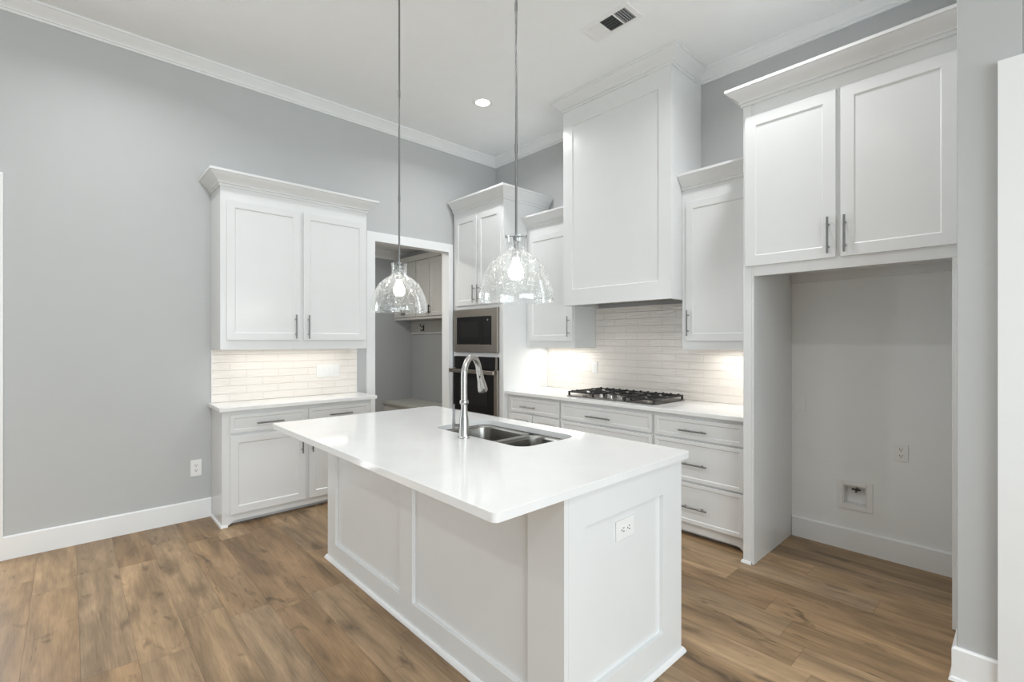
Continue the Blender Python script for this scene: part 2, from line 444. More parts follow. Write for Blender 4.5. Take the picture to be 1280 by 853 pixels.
# cased opening to the mudroom: casing and jambs
bm = B()
box(bm, 0, 0.02, -1.717, -1.627, 0, 2.432); box(bm, 0, 0.02, -0.724, -0.664, 0, 2.432); box(bm, 0, 0.02, -1.717, -0.664, 2.432, 2.525)
box(bm, -0.12, 0.001, -1.65, -1.632, 0, 2.44); box(bm, -0.12, 0.001, -0.72, -0.70, 0, 2.44); box(bm, -0.12, 0.001, -1.65, -0.70, 2.437, 2.46)
struct('trim_4', bm, M['trim'])
# casing of the glass door at the left edge
bm = B()
box(bm, 0, 0.02, -4.305, -4.215, 0, 2.42); box(bm, 0, 0.02, -5.35, -4.215, 2.42, 2.51); box(bm, 0, 0.02, -5.35, -5.26, 0, 2.42)
box(bm, -0.12, 0.001, -4.312, -4.295, 0, 2.45)
struct('trim_5', bm, M['trim'])
# casing of the doorway at the right edge
bm = B()
box(bm, 4.432, 4.522, -1.197, -1.167, 0, 2.44); box(bm, 4.432, 5.47, -1.197, -1.167, 2.44, 2.53); box(bm, 5.38, 5.47, -1.197, -1.167, 0, 2.44)
box(bm, 4.495, 4.515, -1.17, -1.047, 0, 2.45)
struct('trim_6', bm, M['trim'])
# baseboards
def base_prof(h, t=0.015): return [(0, 0), (t, 0), (t, h - 0.008), (t * 0.45, h), (0, h)]
bm = B(); sweep(bm, [(0, -4.215), (0, -3.052)], base_prof(0.152)); struct('baseboard_left', bm, M['trim'])
bm = B(); sweep(bm, [(3.332, 0), (4.308, 0)], base_prof(0.145)); struct('baseboard_back', bm, M['trim'])
bm = B(); sweep(bm, [(4.31, -0.745), (4.31, -1.167), (4.432, -1.167)], base_prof(0.14)); sweep(bm, [(4.297, -0.80), (4.297, -1.180), (4.432, -1.180)], [(0, 0), (0.012, 0), (0.008, 0.014), (0, 0.018)])
struct('baseboard_right', bm, M['trim'])


# ------------------------------------------------------------------ cabinet parts (local frame: width +x, face at y=0 looking to -y, depth +y)
def pull(parent, x, z, length, vertical, yf=-0.02, m=None):
    bm = B(); r = 0.006; off = 0.032; h = length / 2; p = h * 0.62
    if vertical:
        cyl(bm, (x, yf - off, z - h), (x, yf - off, z + h), r)
        for s in (-p, p): cyl(bm, (x, yf, z + s), (x, yf - off, z + s), 0.0045, 10)
    else:
        cyl(bm, (x - h, yf - off, z), (x + h, yf - off, z), r)
        for s in (-p, p): cyl(bm, (x + s, yf, z), (x + s, yf - off, z), 0.0045, 10)
    return obj('handle', bm, m or M['nickel'], parent, 40)


def door(parent, x0, x1, z0, z1, hx=None, hz=None, hl=0.2, fr=0.055, m=None, vertical=True, name='door', depth=0.007, hm=None):
    bm = B(); frame_panel(bm, x0, x1, z0, z1, -0.02, -0.001, fr, depth)
    d = obj(name, bm, m or M['cab'], parent, 30, 0.0015)
    if hx is not None: pull(d, hx, hz, hl, vertical, m=hm)
    return d


def drawer(parent, x0, x1, z0, z1, hl=0.2, hx=None, hz=None):
    bm = B(); frame_panel(bm, x0, x1, z0, z1, -0.02, -0.001, 0.026, 0.005, 0.005)
    d = obj('drawer', bm, M['cab'], parent, 30, 0.0015)
    pull(d, (x0 + x1) / 2 if hx is None else hx, (z0 + z1) / 2 if hz is None else hz, hl, False)
    return d


def cab_crown(parent, x0, x1, depth, z, h=0.105, out=0.08, left=True, right=True, m=None):
    bm = B()
    path = ([(x0, depth)] if left else []) + [(x0, 0), (x1, 0)] + ([(x1, depth)] if right else [])
    sweep(bm, path, crown(z, h, out))
    return obj('crown_molding', bm, m or M['cab'], parent, 30)


def bracket_apron(bm, x0, x1, y, t, ztop, zb, left=True, right=True):
    """toe board whose lower edge steps down on slanted bracket feet at its ends"""
    pts = [(x0, ztop)]
    if left: pts += [(x0, 0.0), (x0 + 0.035, 0.0), (x0 + 0.052, 0.012), (x0 + 0.075, zb - 0.004), (x0 + 0.09, zb)]
    else: pts += [(x0, zb)]
    if right: pts += [(x1 - 0.09, zb), (x1 - 0.075, zb - 0.004), (x1 - 0.052, 0.012), (x1 - 0.035, 0.0), (x1, 0.0)]
    else: pts += [(x1, zb)]
    pts += [(x1, ztop)]
    ring_loft(bm, [[(p[0], y, p[1]) for p in pts], [(p[0], y + t, p[1]) for p in pts]])


# ------------------------------------------------------------------ left wall: base cabinet, top, splash, wall cabinet
LB = -3.05
t = thing('base_cabinet', 'white two-door base cabinet with two drawers under the left wall counter', 'cabinet', (0.36, LB, 0), PI / 2)
W_ = 1.21
bm = B(); box(bm, 0, W_, 0, 0.358, 0.095, 0.884); box(bm, 0, 0.02, 0, 0.358, 0, 0.095); box(bm, W_ - 0.02, W_, 0, 0.358, 0, 0.095)
obj('carcass', bm, M['cab'], t, 30, 0.0015)
bm = B(); bracket_apron(bm, 0.001, W_ - 0.001, 0.003, 0.018, 0.096, 0.036); obj('toe_apron', bm, M['cab'], t, 30, 0.001)
bm = B(); box(bm, 0.02, W_ - 0.02, 0.06, 0.075, 0, 0.095); obj('toe_kick', bm, M['cab'], t)
bm = B(); sweep(bm, [(0, 0.345), (0, 0.0), (0.038, 0.0)], [(0, 0), (0.011, 0), (0.008, 0.013), (0, 0.017)]); obj('shoe_molding', bm, M['trim'], t, 40)
drawer(t, 0.052, 0.612, 0.712, 0.852, 0.20, 0.332, 0.777); drawer(t, 0.640, 1.175, 0.712, 0.852, 0.20, 0.910, 0.783)
door(t, 0.052, 0.612, 0.092, 0.690, 0.581, 0.56, 0.15); door(t, 0.640, 1.175, 0.092, 0.690, 0.663, 0.56, 0.15)

bm = B(); box(bm, 0.001, 0.41, -3.075, -1.803, 0.885, 0.916)
tag(obj('countertop', bm, M['quartz'], None, 35, 0.004, 3), 'short white quartz countertop on the left wall base cabinet', 'countertop')
t = thing('backsplash', 'white wavy tile backsplash under the left wall cabinet', 'backsplash', (0.0, LB, 0.917), PI / 2)
bm = B(); box(bm, 0, 1.23, -0.010, -0.0005, 0, 0.432); obj('tile_field', bm, M['tile'], t, 0)
for ex in (-0.004, 1.23):
    bm = B(); box(bm, ex, ex + 0.004, -0.011, -0.0005, 0, 0.432); obj('edge_trim', bm, M['trim'], t, 0)

t = thing('wall_cabinet', 'white two-door wall cabinet with crown hanging on the left wall', 'cabinet', (0.33, -3.055, 1.352), PI / 2)
W_ = 1.185
bm = B(); box(bm, 0, W_, 0, 0.329, 0.0, 1.36)
obj('carcass', bm, M['cab'], t, 30, 0.0015)
door(t, 0.040, 0.585, 0.076, 1.155, 0.545, 0.187, 0.2); door(t, 0.611, 1.163, 0.076, 1.155, 0.648, 0.187, 0.2)
cab_crown(t, 0, W_, 0.329, 1.255, 0.110, 0.085)


def duplex(parent, w, h, cx, cz, horizontal=False, yf=-0.006):
    bm = B()
    box(bm, cx - w / 2, cx + w / 2, yf, -0.0005, cz - h / 2, cz + h / 2)
    obj('cover_plate', bm, M['plate'], parent, 30, 0.002)
    for s in (-1, 1):
        ox, oz = (s * 0.020, 0) if horizontal else (0, s * 0.020)
        bm = B()
        pts = rrect(cx + ox - 0.0165, cx + ox + 0.0165, cz + oz - 0.0145, cz + oz + 0.0145, 0.008, 4)
        ring_loft(bm, [[(p[0], yf - 0.002, p[1]) for p in pts], [(p[0], yf + 0.001, p[1]) for p in pts]])
        r = obj('receptacle', bm, M['plate'], parent, 30)
        bm = B()
        for dx, dz, a, b in ((-0.0065, 0.004, 0.0032, 0.010), (0.0065, 0.004, 0.0032, 0.0085), (0, -0.0078, 0.0055, 0.0055)):
            if horizontal: dx, dz, a, b = dz, dx, b, a
            box(bm, cx + ox + dx - a / 2, cx + ox + dx + a / 2, yf - 0.0024, yf - 0.0005, cz + oz + dz - b / 2, cz + oz + dz + b / 2)
        obj('slot', bm, M['slot'], r, 0)


t = thing('electrical_outlet', 'white duplex outlet low on the grey left wall above the baseboard', 'outlet', (0.0, -3.157, 0.408), PI / 2)
duplex(t, 0.076, 0.13, 0, 0)
t = thing('switch_plate', 'wide white multi-gang plate on the left tile backsplash', 'switch', (0.0105, -2.104, 1.14), PI / 2)
bm = B(); box(bm, -0.108, 0.108, -0.006, -0.0005, -0.0585, 0.0585); obj('cover_plate', bm, M['plate'], t, 30, 0.002)
for k in range(4):
    cx = -0.0705 + 0.047 * k
    bm = B(); box(bm, cx - 0.0165, cx + 0.0165, -0.009, -0.005, -0.033, 0.033); r = obj('rocker', bm, M['plate'], t, 30, 0.0012)
    bm = B(); box(bm, cx - 0.003, cx + 0.003, -0.0115, -0.008, -0.012, 0.012) if k % 2 else box(bm, cx - 0.010, cx + 0.010, -0.0105, -0.008, 0.002, 0.018)
    obj('toggle', bm, M['plate'], r, 30)

# ------------------------------------------------------------------ oven tower
t = thing('oven_cabinet', 'tall white cabinet holding microwave and wall oven in the corner', 'cabinet', (0.03, -0.66, 0))
W_ = 0.855
bm = B()
D = 0.658
box(bm, 0, 0.033, 0, D, 0, 2.97); box(bm, 0.788, W_, 0, D, 0, 2.97)                     # sides with stiles
box(bm, 0.033, 0.788, 0.3, D, 0.0, 2.97)                                               # back
box(bm, 0.033, 0.788, 0, 0.3, 0.095, 0.58); box(bm, 0.033, 0.788, 0, 0.3, 1.252, 1.296); box(bm, 0.033, 0.788, 0, 0.3, 1.768, 2.97)
obj('carcass', bm, M['cab'], t, 30, 0.0015)
bm = B(); bracket_apron(bm, 0.001, W_ - 0.001, 0.003, 0.018, 0.096, 0.036); obj('toe_apron', bm, M['cab'], t, 30)
drawer(t, 0.06, 0.80, 0.12, 0.545, 0.25)
door(t, 0.055, 0.432, 1.812, 2.785, 0.405, 1.93, 0.19); door(t, 0.456, 0.822, 1.812, 2.785, 0.483, 1.93, 0.19)
cab_crown(t, 0, W_, D - 0.002, 2.868, 0.125, 0.085, left=False)

t = thing('microwave', 'built-in stainless microwave with black glass door above the wall oven', 'microwave', (0.063, -0.66, 1.298))
bm = B(); w, h = 0.755, 0.468
def ring_frame(bm, x0, x1, z0, z1, a0, a1, b0, b1, yf, yb):
    box(bm, x0, a0, yf, yb, z0, z1); box(bm, a1, x1, yf, yb, z0, z1); box(bm, a0, a1, yf, yb, z0, b0); box(bm, a0, a1, yf, yb, b1, z1)
ring_frame(bm, 0.002, w - 0.002, 0.002, h - 0.002, 0.055, w - 0.09, 0.083, h - 0.083, -0.028, 0.02)
obj('trim_frame', bm, M['steel'], t, 30, 0.001)
bm = B(); box(bm, 0.010, w - 0.010, 0.02, 0.29, 0.01, h - 0.01); obj('housing', bm, M['iron'], t, 0)
bm = B(); box(bm, 0.056, w - 0.091, -0.024, 0.02, 0.084, h - 0.084); dr = obj('door', bm, M['blackglass'], t, 30, 0.001)
bm = B(); box(bm, 0.135, 0.445, -0.0255, -0.0235, 0.155, h - 0.135); obj('window', bm, M['window'], dr, 0)
bm = B(); box(bm, 0.525, 0.527, -0.0255, -0.0235, 0.095, h - 0.095)
for r in range(5):
    for c in range(3): box(bm, 0.552 + 0.032 * c, 0.570 + 0.032 * c, -0.0252, -0.0235, 0.12 + 0.036 * r, 0.132 + 0.036 * r)
obj('keypad', bm, M['window'], dr, 0)
bm = B(); cyl(bm, (0.60, -0.0255, 0.345), (0.60, -0.0235, 0.345), 0.009, 16); obj('display_light', bm, M['ventgrey'], dr, 40)

t = thing('wall_oven', 'black glass wall oven with stainless bar handle below the microwave', 'oven', (0.063, -0.66, 0.582))
w, h = 0.755, 0.668
bm = B(); box(bm, 0.010, w - 0.010, 0.001, 0.29, 0.01, h - 0.01); obj('housing', bm, M['iron'], t, 0)
bm = B(); box(bm, 0.002, w - 0.002, -0.022, 0.0, h - 0.13, h - 0.002); cp = obj('control_panel', bm, M['blackglass'], t, 30, 0.001)
bm = B(); box(bm, 0.28, 0.47, -0.0235, -0.0215, h - 0.085, h - 0.045); obj('display', bm, M['window'], cp, 0)
bm = B(); box(bm, 0.002, w - 0.05, -0.03, 0.0, 0.07, h - 0.134); dr = obj('door', bm, M['blackglass'], t, 30, 0.001)
bm = B(); box(bm, 0.11, w - 0.15, -0.0315, -0.0295, 0.15, h - 0.24); obj('window', bm, M['window'], dr, 0)
bm = B(); box(bm, w - 0.05, w - 0.002, -0.03, 0.0, 0.07, h - 0.134); box(bm, 0.002, w - 0.002, -0.03, 0.0, 0.002, 0.07); box(bm, w - 0.035, w - 0.002, -0.024, 0.0, h - 0.13, h - 0.002)
obj('steel_edge', bm, M['steel'], t, 30, 0.001)
bm = B(); box(bm, -0.012, w - 0.002, -0.085, -0.062, h - 0.178, h - 0.138)
for s in (0.05, w - 0.09): box(bm, s, s + 0.03, -0.064, -0.029, h - 0.172, h - 0.146)
obj('handle', bm, M['steel'], dr, 30, 0.003)

# ------------------------------------------------------------------ back wall: base cabinets, top, splash, cooktop
FY = -0.60
def base_unit(x0, x1, label):
    t = thing('base_cabinet', label, 'cabinet', (x0, FY, 0)); w = x1 - x0
    bm = B(); box(bm, 0, w, 0, 0.598, 0.095, 0.884); box(bm, 0.0, 0.02, 0.08, 0.598, 0, 0.095); box(bm, w - 0.02, w, 0.08, 0.598, 0, 0.095); obj('carcass', bm, M['cab'], t, 30, 0.001)
    bm = B(); box(bm, 0.02, w - 0.02, 0.08, 0.095, 0, 0.095); obj('toe_kick', bm, M['cab'], t)
    return t, w
x0 = 0.887
t, w = base_unit(x0, 1.609, 'white base cabinet left of the cooktop with one drawer over two doors')
drawer(t, 0.048, 1.597 - x0, 0.714, 0.858, 0.2, 1.216 - x0, 0.778)
door(t, 0.048, 1.252 - x0, 0.107, 0.700, 1.222 - x0, 0.57, 0.15); door(t, 1.262 - x0, 1.597 - x0, 0.107, 0.700, 1.290 - x0, 0.57, 0.15)
bm = B(); bracket_apron(bm, 0.001, w, 0.012, 0.018, 0.096, 0.036, True, False); obj('toe_apron', bm, M['cab'], t, 30)
x0 = 1.610
t, w = base_unit(x0, 2.555, 'white base cabinet of wide drawers directly under the cooktop')
for a, b in ((0.714, 0.858), (0.410, 0.700), (0.107, 0.396)): drawer(t, 0.012, 2.544 - x0, a, b, 0.25, 2.05 - x0, (a + b) / 2 - (0.012 if b > .8 else 0) + (0.0 if b > .8 else 0))
bm = B(); bracket_apron(bm, 0, w, 0.012, 0.018, 0.096, 0.036, False, False); obj('toe_apron', bm, M['cab'], t, 30)
x0 = 2.556
t, w = base_unit(x0, 3.264, 'white three-drawer base cabinet between the cooktop and the refrigerator space')
for a, b, hz in ((0.714, 0.858, 0.776), (0.410, 0.700, 0.537), (0.107, 0.396, 0.229)): drawer(t, 0.014, 3.228 - x0, a, b, 0.206, 2.885 - x0, hz)
bm = B(); bracket_apron(bm, 0, w - 0.001, 0.012, 0.018, 0.096, 0.036, False, True); obj('toe_apron', bm, M['cab'], t, 30)

bm = B(); box(bm, 0.887, 3.264, -0.645, -0.001, 0.885, 0.916)
tag(obj('countertop', bm, M['quartz'], None, 35, 0.004, 3), 'long white quartz countertop along the back wall around the cooktop', 'countertop')
t = thing('backsplash', 'beige white tile backsplash behind the cooktop rising to the hood', 'backsplash', (0.887, 0.0, 0.917))
bm = B()
pts = [(0, 0), (2.376, 0), (2.376, 0.435), (2.642 - 0.887 - 0.001, 0.435), (2.642 - 0.887 - 0.001, 0.829), (1.546 - 0.887, 0.829), (1.546 - 0.887, 0.435), (0, 0.435)]
ring_loft(bm, [[(p[0], -0.010, p[1]) for p in pts], [(p[0], -0.0005, p[1]) for p in pts]])
obj('tile_field', bm, M['tile'], t, 0)
t = thing('switch_plate', 'white narrow plate on the tile left of the cooktop', 'switch', (1.539, -0.0105, 1.157))
bm = B(); box(bm, -0.035, 0.035, -0.006, -0.0005, -0.058, 0.058); obj('cover_plate', bm, M['plate'], t, 30, 0.002)
bm = B(); box(bm, -0.0165, 0.0165, -0.009, -0.005, -0.033, 0.033); obj('rocker', bm, M['plate'], t, 30, 0.0012)

# cooktop
t = thing('gas_cooktop', 'stainless gas cooktop with black cast iron grates under the hood', 'cooktop', (2.075, -0.30, 0.916))
CW, CD = 0.905, 0.50
bm = B(); pts = rrect(-CW / 2, CW / 2, -CD / 2, CD / 2, 0.02, 4)
ring_loft(bm, [[(p[0], p[1], 0.0005) for p in pts], [(p[0], p[1], 0.006) for p in pts], [(p[0] * 0.985, p[1] * 0.975, 0.009) for p in pts]])
obj('tray', bm, M['tray'], t, 30)
for bx, by, r in ((-0.31, 0.11, 0.042), (-0.31, -0.12, 0.036), (0.0, 0.06, 0.055), (0.31, 0.11, 0.042), (0.31, -0.12, 0.036)):
    bm = B(); lathe(bm, [(r * 1.25, 0.009), (r * 1.25, 0.016), (r * 1.0, 0.018), (r * 1.0, 0.024)], (bx, by, 0), 24); bb = obj('burner', bm, M['steel'], t, 30)
    bm = B(); lathe(bm, [(r * 0.86, 0.0245), (r * 0.86, 0.030), (r * 0.7, 0.033)], (bx, by, 0), 24); obj('burner_cap', bm, M['burner'], bb, 30)
for gx0, gx1, mid in ((-0.44, -0.155, True), (-0.148, 0.148, False), (0.155, 0.44, True)):
    bm = B(); zt, zb = 0.046, 0.034; y0, y1 = (-0.225, 0.225) if mid else (-0.10, 0.225)
    b = 0.007
    for yy in (y0, y1, (y0 + y1) / 2): box(bm, gx0, gx1, yy - b, yy + b, zb, zt)
    for xx in (gx0 + b, gx1 - b): box(bm, xx - b, xx + b, y0, y1, zb, zt)
    cx = (gx0 + gx1) / 2
    for yc in ((0.11, -0.12) if mid else (0.06,)):
        for a in range(4):
            dx, dy = math.cos(PI / 2 * a), math.sin(PI / 2 * a)
            p0 = Vector((cx + dx * 0.028, yc + dy * 0.028, 0.042)); L = (gx1 - gx0) / 2 - 0.03 if a % 2 == 0 else 0.085
            p1 = Vector((cx + dx * (0.028 + L), yc + dy * (0.028 + min(L, 0.085)), 0.042))
            if a % 2 == 0: p1 = Vector((gx1 - b if dx > 0 else gx0 + b, yc, 0.042))
            box(bm, min(p0.x, p1.x) - 0.004, max(p0.x, p1.x) + 0.004, min(p0.y, p1.y) - 0.004, max(p0.y, p1.y) + 0.004, zb + 0.002, zt + 0.004)
    for fx in (gx0 + b, gx1 - b):
        for fy in (y0, y1): box(bm, fx - b, fx + b, fy - b, fy + b, 0.009, zb + 0.002)
    for k in range(4):
        xx = gx0 + (gx1 - gx0) * (k + 0.5) / 4; box(bm, xx - 0.005, xx + 0.005, y0 - 0.003, y0 + 0.02, zb, zt + 0.008); box(bm, xx - 0.005, xx + 0.005, y1 - 0.02, y1 + 0.003, zb, zt + 0.008)
    obj('grate', bm, M['iron'], t, 30, 0.001)
for k in range(5):
    kx, ky = (-0.10 + 0.05 * k, -0.165 + (0.022 if k % 2 else -0.02))
    bm = B(); lathe(bm, [(0.021, 0.009), (0.021, 0.014), (0.017, 0.016), (0.0155, 0.036), (0.013, 0.038)], (kx, ky, 0), 20)
    box(bm, kx - 0.003, kx + 0.003, ky - 0.016, ky + 0.016, 0.036, 0.043)
    obj('knob', bm, M['chrome'], t, 30)

# wall cabinets either side of the hood
def upper(x0, x1, dx0, dx1, hx, label, left, right):
    t = thing('wall_cabinet', label, 'cabinet', (x0, -0.33, 1.355)); w = x1 - x0
    bm = B(); box(bm, 0, w, 0, 0.328, 0, 1.355); obj('carcass', bm, M['cab'], t, 30, 0.0015)
    door(t, dx0 - x0, dx1 - x0, 0.066, 1.150, hx - x0, 0.205, 0.2)
    cab_crown(t, 0, w, 0.328, 1.252, 0.112, 0.085, left, right)
upper(0.887, 1.543, 0.935, 1.528, 1.488, 'white single-door wall cabinet between the oven cabinet and the hood', False, False)
upper(2.644, 3.264, 2.684, 3.24, 2.706, 'white single-door wall cabinet between the hood and the refrigerator cabinet', False, False)

# hood
t = thing('range_hood', 'tall white panelled range hood rising from above the cooktop to the ceiling', 'range hood', (1.546, -0.50, 1.748))
w = 1.096; hh = CEIL - 1.748
bm = B(); frame_panel(bm, 0, w, 0.0, hh - 0.001, 0.0, 0.03, 0.108, 0.010, 0.004, frt=0.258, frb=0.145)
box(bm, 0, w, 0.029, 0.499, 0.05, hh - 0.001); box(bm, 0, 0.03, 0.029, 0.499, 0, 0.05); box(bm, w - 0.03, w, 0.029, 0.499, 0, 0.05)
obj('hood_body', bm, M['cab'], t, 30, 0.0015)
bm = B(); box(bm, 0.03, w - 0.03, 0.03, 0.497, 0.03, 0.049); fl = obj('filter_insert', bm, M['steel'], t, 0)
bm = B(); sweep(bm, [(0, 0.411), (0, 0), (w, 0), (w, 0.411)], crown(hh - 0.112, 0.111, 0.09)); obj('crown_molding', bm, M['cab'], t, 30)

# ------------------------------------------------------------------ refrigerator surround
t = thing('refrigerator_cabinet', 'tall white surround over the empty refrigerator space with two upper doors', 'cabinet', (3.266, -0.72, 0))
w = 4.292 - 3.266
bm = B()
box(bm, 0.0, 0.050, 0, 0.06, 0.012, 2.96); box(bm, 0.050, 0.064, 0.004, 0.06, 0, 2.96); box(bm, 0.004, 0.062, 0.06, 0.718, 0, 2.96)
obj('side_panel', bm, M['cab'], t, 30, 0.0015)
bm = B(); box(bm, 0.992, 1.012, 0.004, 0.02, 0.004, 1.9); box(bm, 1.012, w, 0, 0.06, 0.004, 1.9); box(bm, 0.994, w, 0.02, 0.06, 0.004, 1.9); obj('end_stile', bm, M['cab'], t, 30, 0.001)
bm = B()
box(bm, 0.064, w, 0.0, 0.02, 1.83, 1.9); box(bm, 0.064, w, 0.0, 0.718, 1.9, 2.96)
obj('carcass', bm, M['cab'], t, 30, 0.0015)
bm = B(); box(bm, 0.064, w, 0.70, 0.718, 1.842, 1.9); obj('nailer_strip', bm, M['cab'], t, 30)
bm = B(); sweep(bm, [(-0.001, 0.055), (-0.001, -0.001), (0.050, -0.001)], [(0, 0), (0.011, 0), (0.008, 0.013), (0, 0.017)]); obj('shoe_molding', bm, M['trim'], t, 40)
door(t, 0.018, 0.510, 1.893, 2.836, 0.477, 2.016, 0.205, 0.062, depth=0.005); door(t, 0.533, 1.018, 1.893, 2.836, 0.557, 2.014, 0.205, 0.062, depth=0.005)
cab_crown(t, 0, w, 0.718, 2.918, 0.108, 0.085, True, False)

t = thing('electrical_outlet', 'white duplex outlet on the back wall of the refrigerator space', 'outlet', (3.958, 0.0, 0.706))
duplex(t, 0.072, 0.112, 0, 0)
t = thing('water_supply_box', 'white recessed ice maker water box with small valve low in the refrigerator space', 'valve box', (3.712, 0.0, 0.374))
bm = B(); ring_frame(bm, -0.10, 0.10, -0.098, 0.098, -0.066, 0.066, -0.066, 0.066, -0.008, -0.0005)
obj('face_frame', bm, M['plate'], t, 30, 0.002)
bm = B()
box(bm, -0.064, 0.064, 0.060, 0.064, -0.064, 0.064); box(bm, -0.064, -0.060, -0.004, 0.06, -0.064, 0.064); box(bm, 0.060, 0.064, -0.004, 0.06, -0.064, 0.064)
box(bm, -0.06, 0.06, -0.004, 0.06, -0.064, -0.060); box(bm, -0.06, 0.06, -0.004, 0.06, 0.060, 0.064)
obj('recess_box', bm, M['plate'], t, 0)
bm = B(); cyl(bm, (0.005, 0.06, 0.03), (0.005, 0.02, 0.03), 0.008); cyl(bm, (0.005, 0.030, 0.03), (0.005, 0.030, 0.058), 0.006); cyl(bm, (0.005, 0.022, 0.03), (0.005, 0.004, 0.024), 0.006)
v = obj('valve', bm, M['rod'], t, 40)
bm = B(); box(bm, -0.020, 0.030, 0.010, 0.016, 0.034, 0.044); cyl(bm, (0.005, 0.013, 0.03), (0.005, 0.013, 0.04), 0.005); obj('valve_lever', bm, M['slot'], v, 30, 0.001)
t = thing('wall_plate', 'blank painted plate on the left of the refrigerator space back wall', 'plate', (3.383, 0.0, 0.97))
bm = B(); box(bm, -0.035, 0.035, -0.005, -0.0005, -0.057, 0.057); obj('cover_plate', bm, M['niche'], t, 30, 0.002)
for z in (-0.042, 0.042):
    bm = B(); cyl(bm, (0, -0.0062, z), (0, -0.004, z), 0.003, 10); obj('screw', bm, M['niche'], t, 40)

# ------------------------------------------------------------------ island
IX0, IX1, IY0, IY1 = 1.392, 3.437, -2.655, -1.845
t = thing('kitchen_island', 'large white panelled kitchen island base on the wood floor', 'island', (IX0, IY0, 0))
L = IX1 - IX0; Dp = IY1 - IY0
bm = B()
box(bm, 0.02, L - 0.02, 0.02, Dp - 0.02, 0.03, 0.55); box(bm, 0.02, 0.62, 0.02, Dp - 0.02, 0.55, 0.883); box(bm, L - 0.42, L - 0.02, 0.02, Dp - 0.02, 0.55, 0.883)
box(bm, 0.62, L - 0.42, 0.02, 0.16, 0.55, 0.883); box(bm, 0.62, L - 0.42, Dp - 0.06, Dp - 0.02, 0.55, 0.883)
box(bm, 0, L - 0.022, Dp - 0.02, Dp, 0.0, 0.884); box(bm, 0, 0.02, 0.022, Dp - 0.02, 0, 0.884)
obj('carcass', bm, M['cab'], t, 30)
bm = B()   # seating side: two recessed panels
recess_slab(bm, L, 0.884, [(0.122, 0.928, 0.121, 0.80), (1.052, 1.866, 0.121, 0.80)], 0.0, 0.018, 0.002, 0.022)
obj('front_panel', bm, M['cab'], t, 30, 0.001)
bm = B()   # right end, facing +x
recess_slab(bm, Dp - 0.0225, 0.884, [(0.095, Dp - 0.0225 - 0.160, 0.147, 0.752)], 0.0, 0.018, 0.002, 0.022)
bmesh.ops.transform(bm, verts=bm.verts, matrix=Matrix.Translation((L, 0.0225, 0)) @ Matrix.Rotation(PI / 2, 4, 'Z'))
obj('end_panel', bm, M['cab'], t, 30, 0.001)
bm = B(); sweep(bm, [(-0.001, Dp), (-0.001, -0.001), (L + 0.001, -0.001), (L + 0.001, Dp + 0.001), (-0.001, Dp + 0.001)], [(0, 0), (0.016, 0), (0.0145, 0.008), (0.006, 0.022), (0, 0.024)])
obj('shoe_molding', bm, M['trim'], t, 40)

SX0, SX1, SY0, SY1 = 2.135, 2.895, -2.335, -1.925
bm = B(); slab_with_hole(bm, rrect(1.368, 3.462, -2.990, -1.808, 0.022, 5), list(reversed(rrect(SX0, SX1, SY0, SY1, 0.075, 8))), 0.885, 0.916)
tag(obj('countertop', bm, M['quartz'], None, 35, 0.003, 2), 'white quartz island countertop with overhang and a sink cutout', 'countertop')

t = thing('kitchen_sink', 'stainless double-bowl undermount sink set in the island countertop', 'sink', ((SX0 + SX1) / 2, (SY0 + SY1) / 2, 0.884))
hx, hy = (SX1 - SX0) / 2, (SY1 - SY0) / 2
DIV = 2.575 - (SX0 + SX1) / 2
for x0, x1, dpt in ((-hx + 0.004, DIV - 0.014, 0.20), (DIV + 0.014, hx - 0.004, 0.17)):
    bm = B(); rings = []
    for ins, z in ((-0.014, -0.001), (0.0, -0.001), (0.003, -0.004), (0.006, -0.02), (0.012, -dpt + 0.05), (0.020, -dpt + 0.02), (0.045, -dpt + 0.003), (0.09, -dpt)):
        rings.append([(p[0], p[1], z) for p in rrect(x0 + ins, x1 - ins, -hy + 0.004 + ins, hy - 0.004 - ins, max(0.03, 0.075 - ins * 0.5), 8)])
    ring_loft(bm, rings, False, True)
    bw = obj('bowl', bm, M['sink'], t, 60)
    md = bw.modifiers.new('thick', 'SOLIDIFY'); md.thickness = 0.0015; md.offset = 1
    bm = B(); cx = (x0 + x1) / 2; lathe(bm, [(0.044, -dpt + 0.0005), (0.044, -dpt + 0.004), (0.036, -dpt + 0.005), (0.030, -dpt + 0.002)], (cx, 0.02, 0), 24); obj('drain', bm, M['chrome'], bw, 30)
bm = B(); tube(bm, [(DIV, -hy + 0.03, -0.016), (DIV, hy - 0.03, -0.016)], 0.0135, 12); obj('divider', bm, M['sink'], t, 40)

# faucet
t = thing('kitchen_faucet', 'brushed nickel gooseneck pull-down faucet standing beside the island sink', 'faucet', (2.521, -2.392, 0.9165))
bm = B(); lathe(bm, [(0.031, 0), (0.031, 0.006), (0.027, 0.010), (0.0255, 0.05), (0.0235, 0.10), (0.0185, 0.13), (0.0165, 0.155), (0.0165, 0.172), (0.0225, 0.178), (0.0235, 0.186), (0.0225, 0.194), (0.018, 0.197)], (0, 0, 0), 28)
obj('base', bm, M['chrome'], t, 40)
dirx, diry = -0.42, 0.907
pts = [(0, 0, 0.19), (0, 0, 0.25), (0, 0, 0.318)]
R_ = 0.088
for k in range(1, 15):
    a = PI - PI * 0.93 * k / 14
    r = R_ + R_ * math.cos(a); pts.append((dirx * r, diry * r, 0.318 + R_ * math.sin(a) * 1.12))
bm = B(); tube(bm, pts, 0.0165, 16); obj('spout', bm, M['chrome'], t, 50)
e = Vector(pts[-1]); d = (e - Vector(pts[-2])).normalized()
d = (d + Vector((dirx * 0.12, diry * 0.12, 0))).normalized()
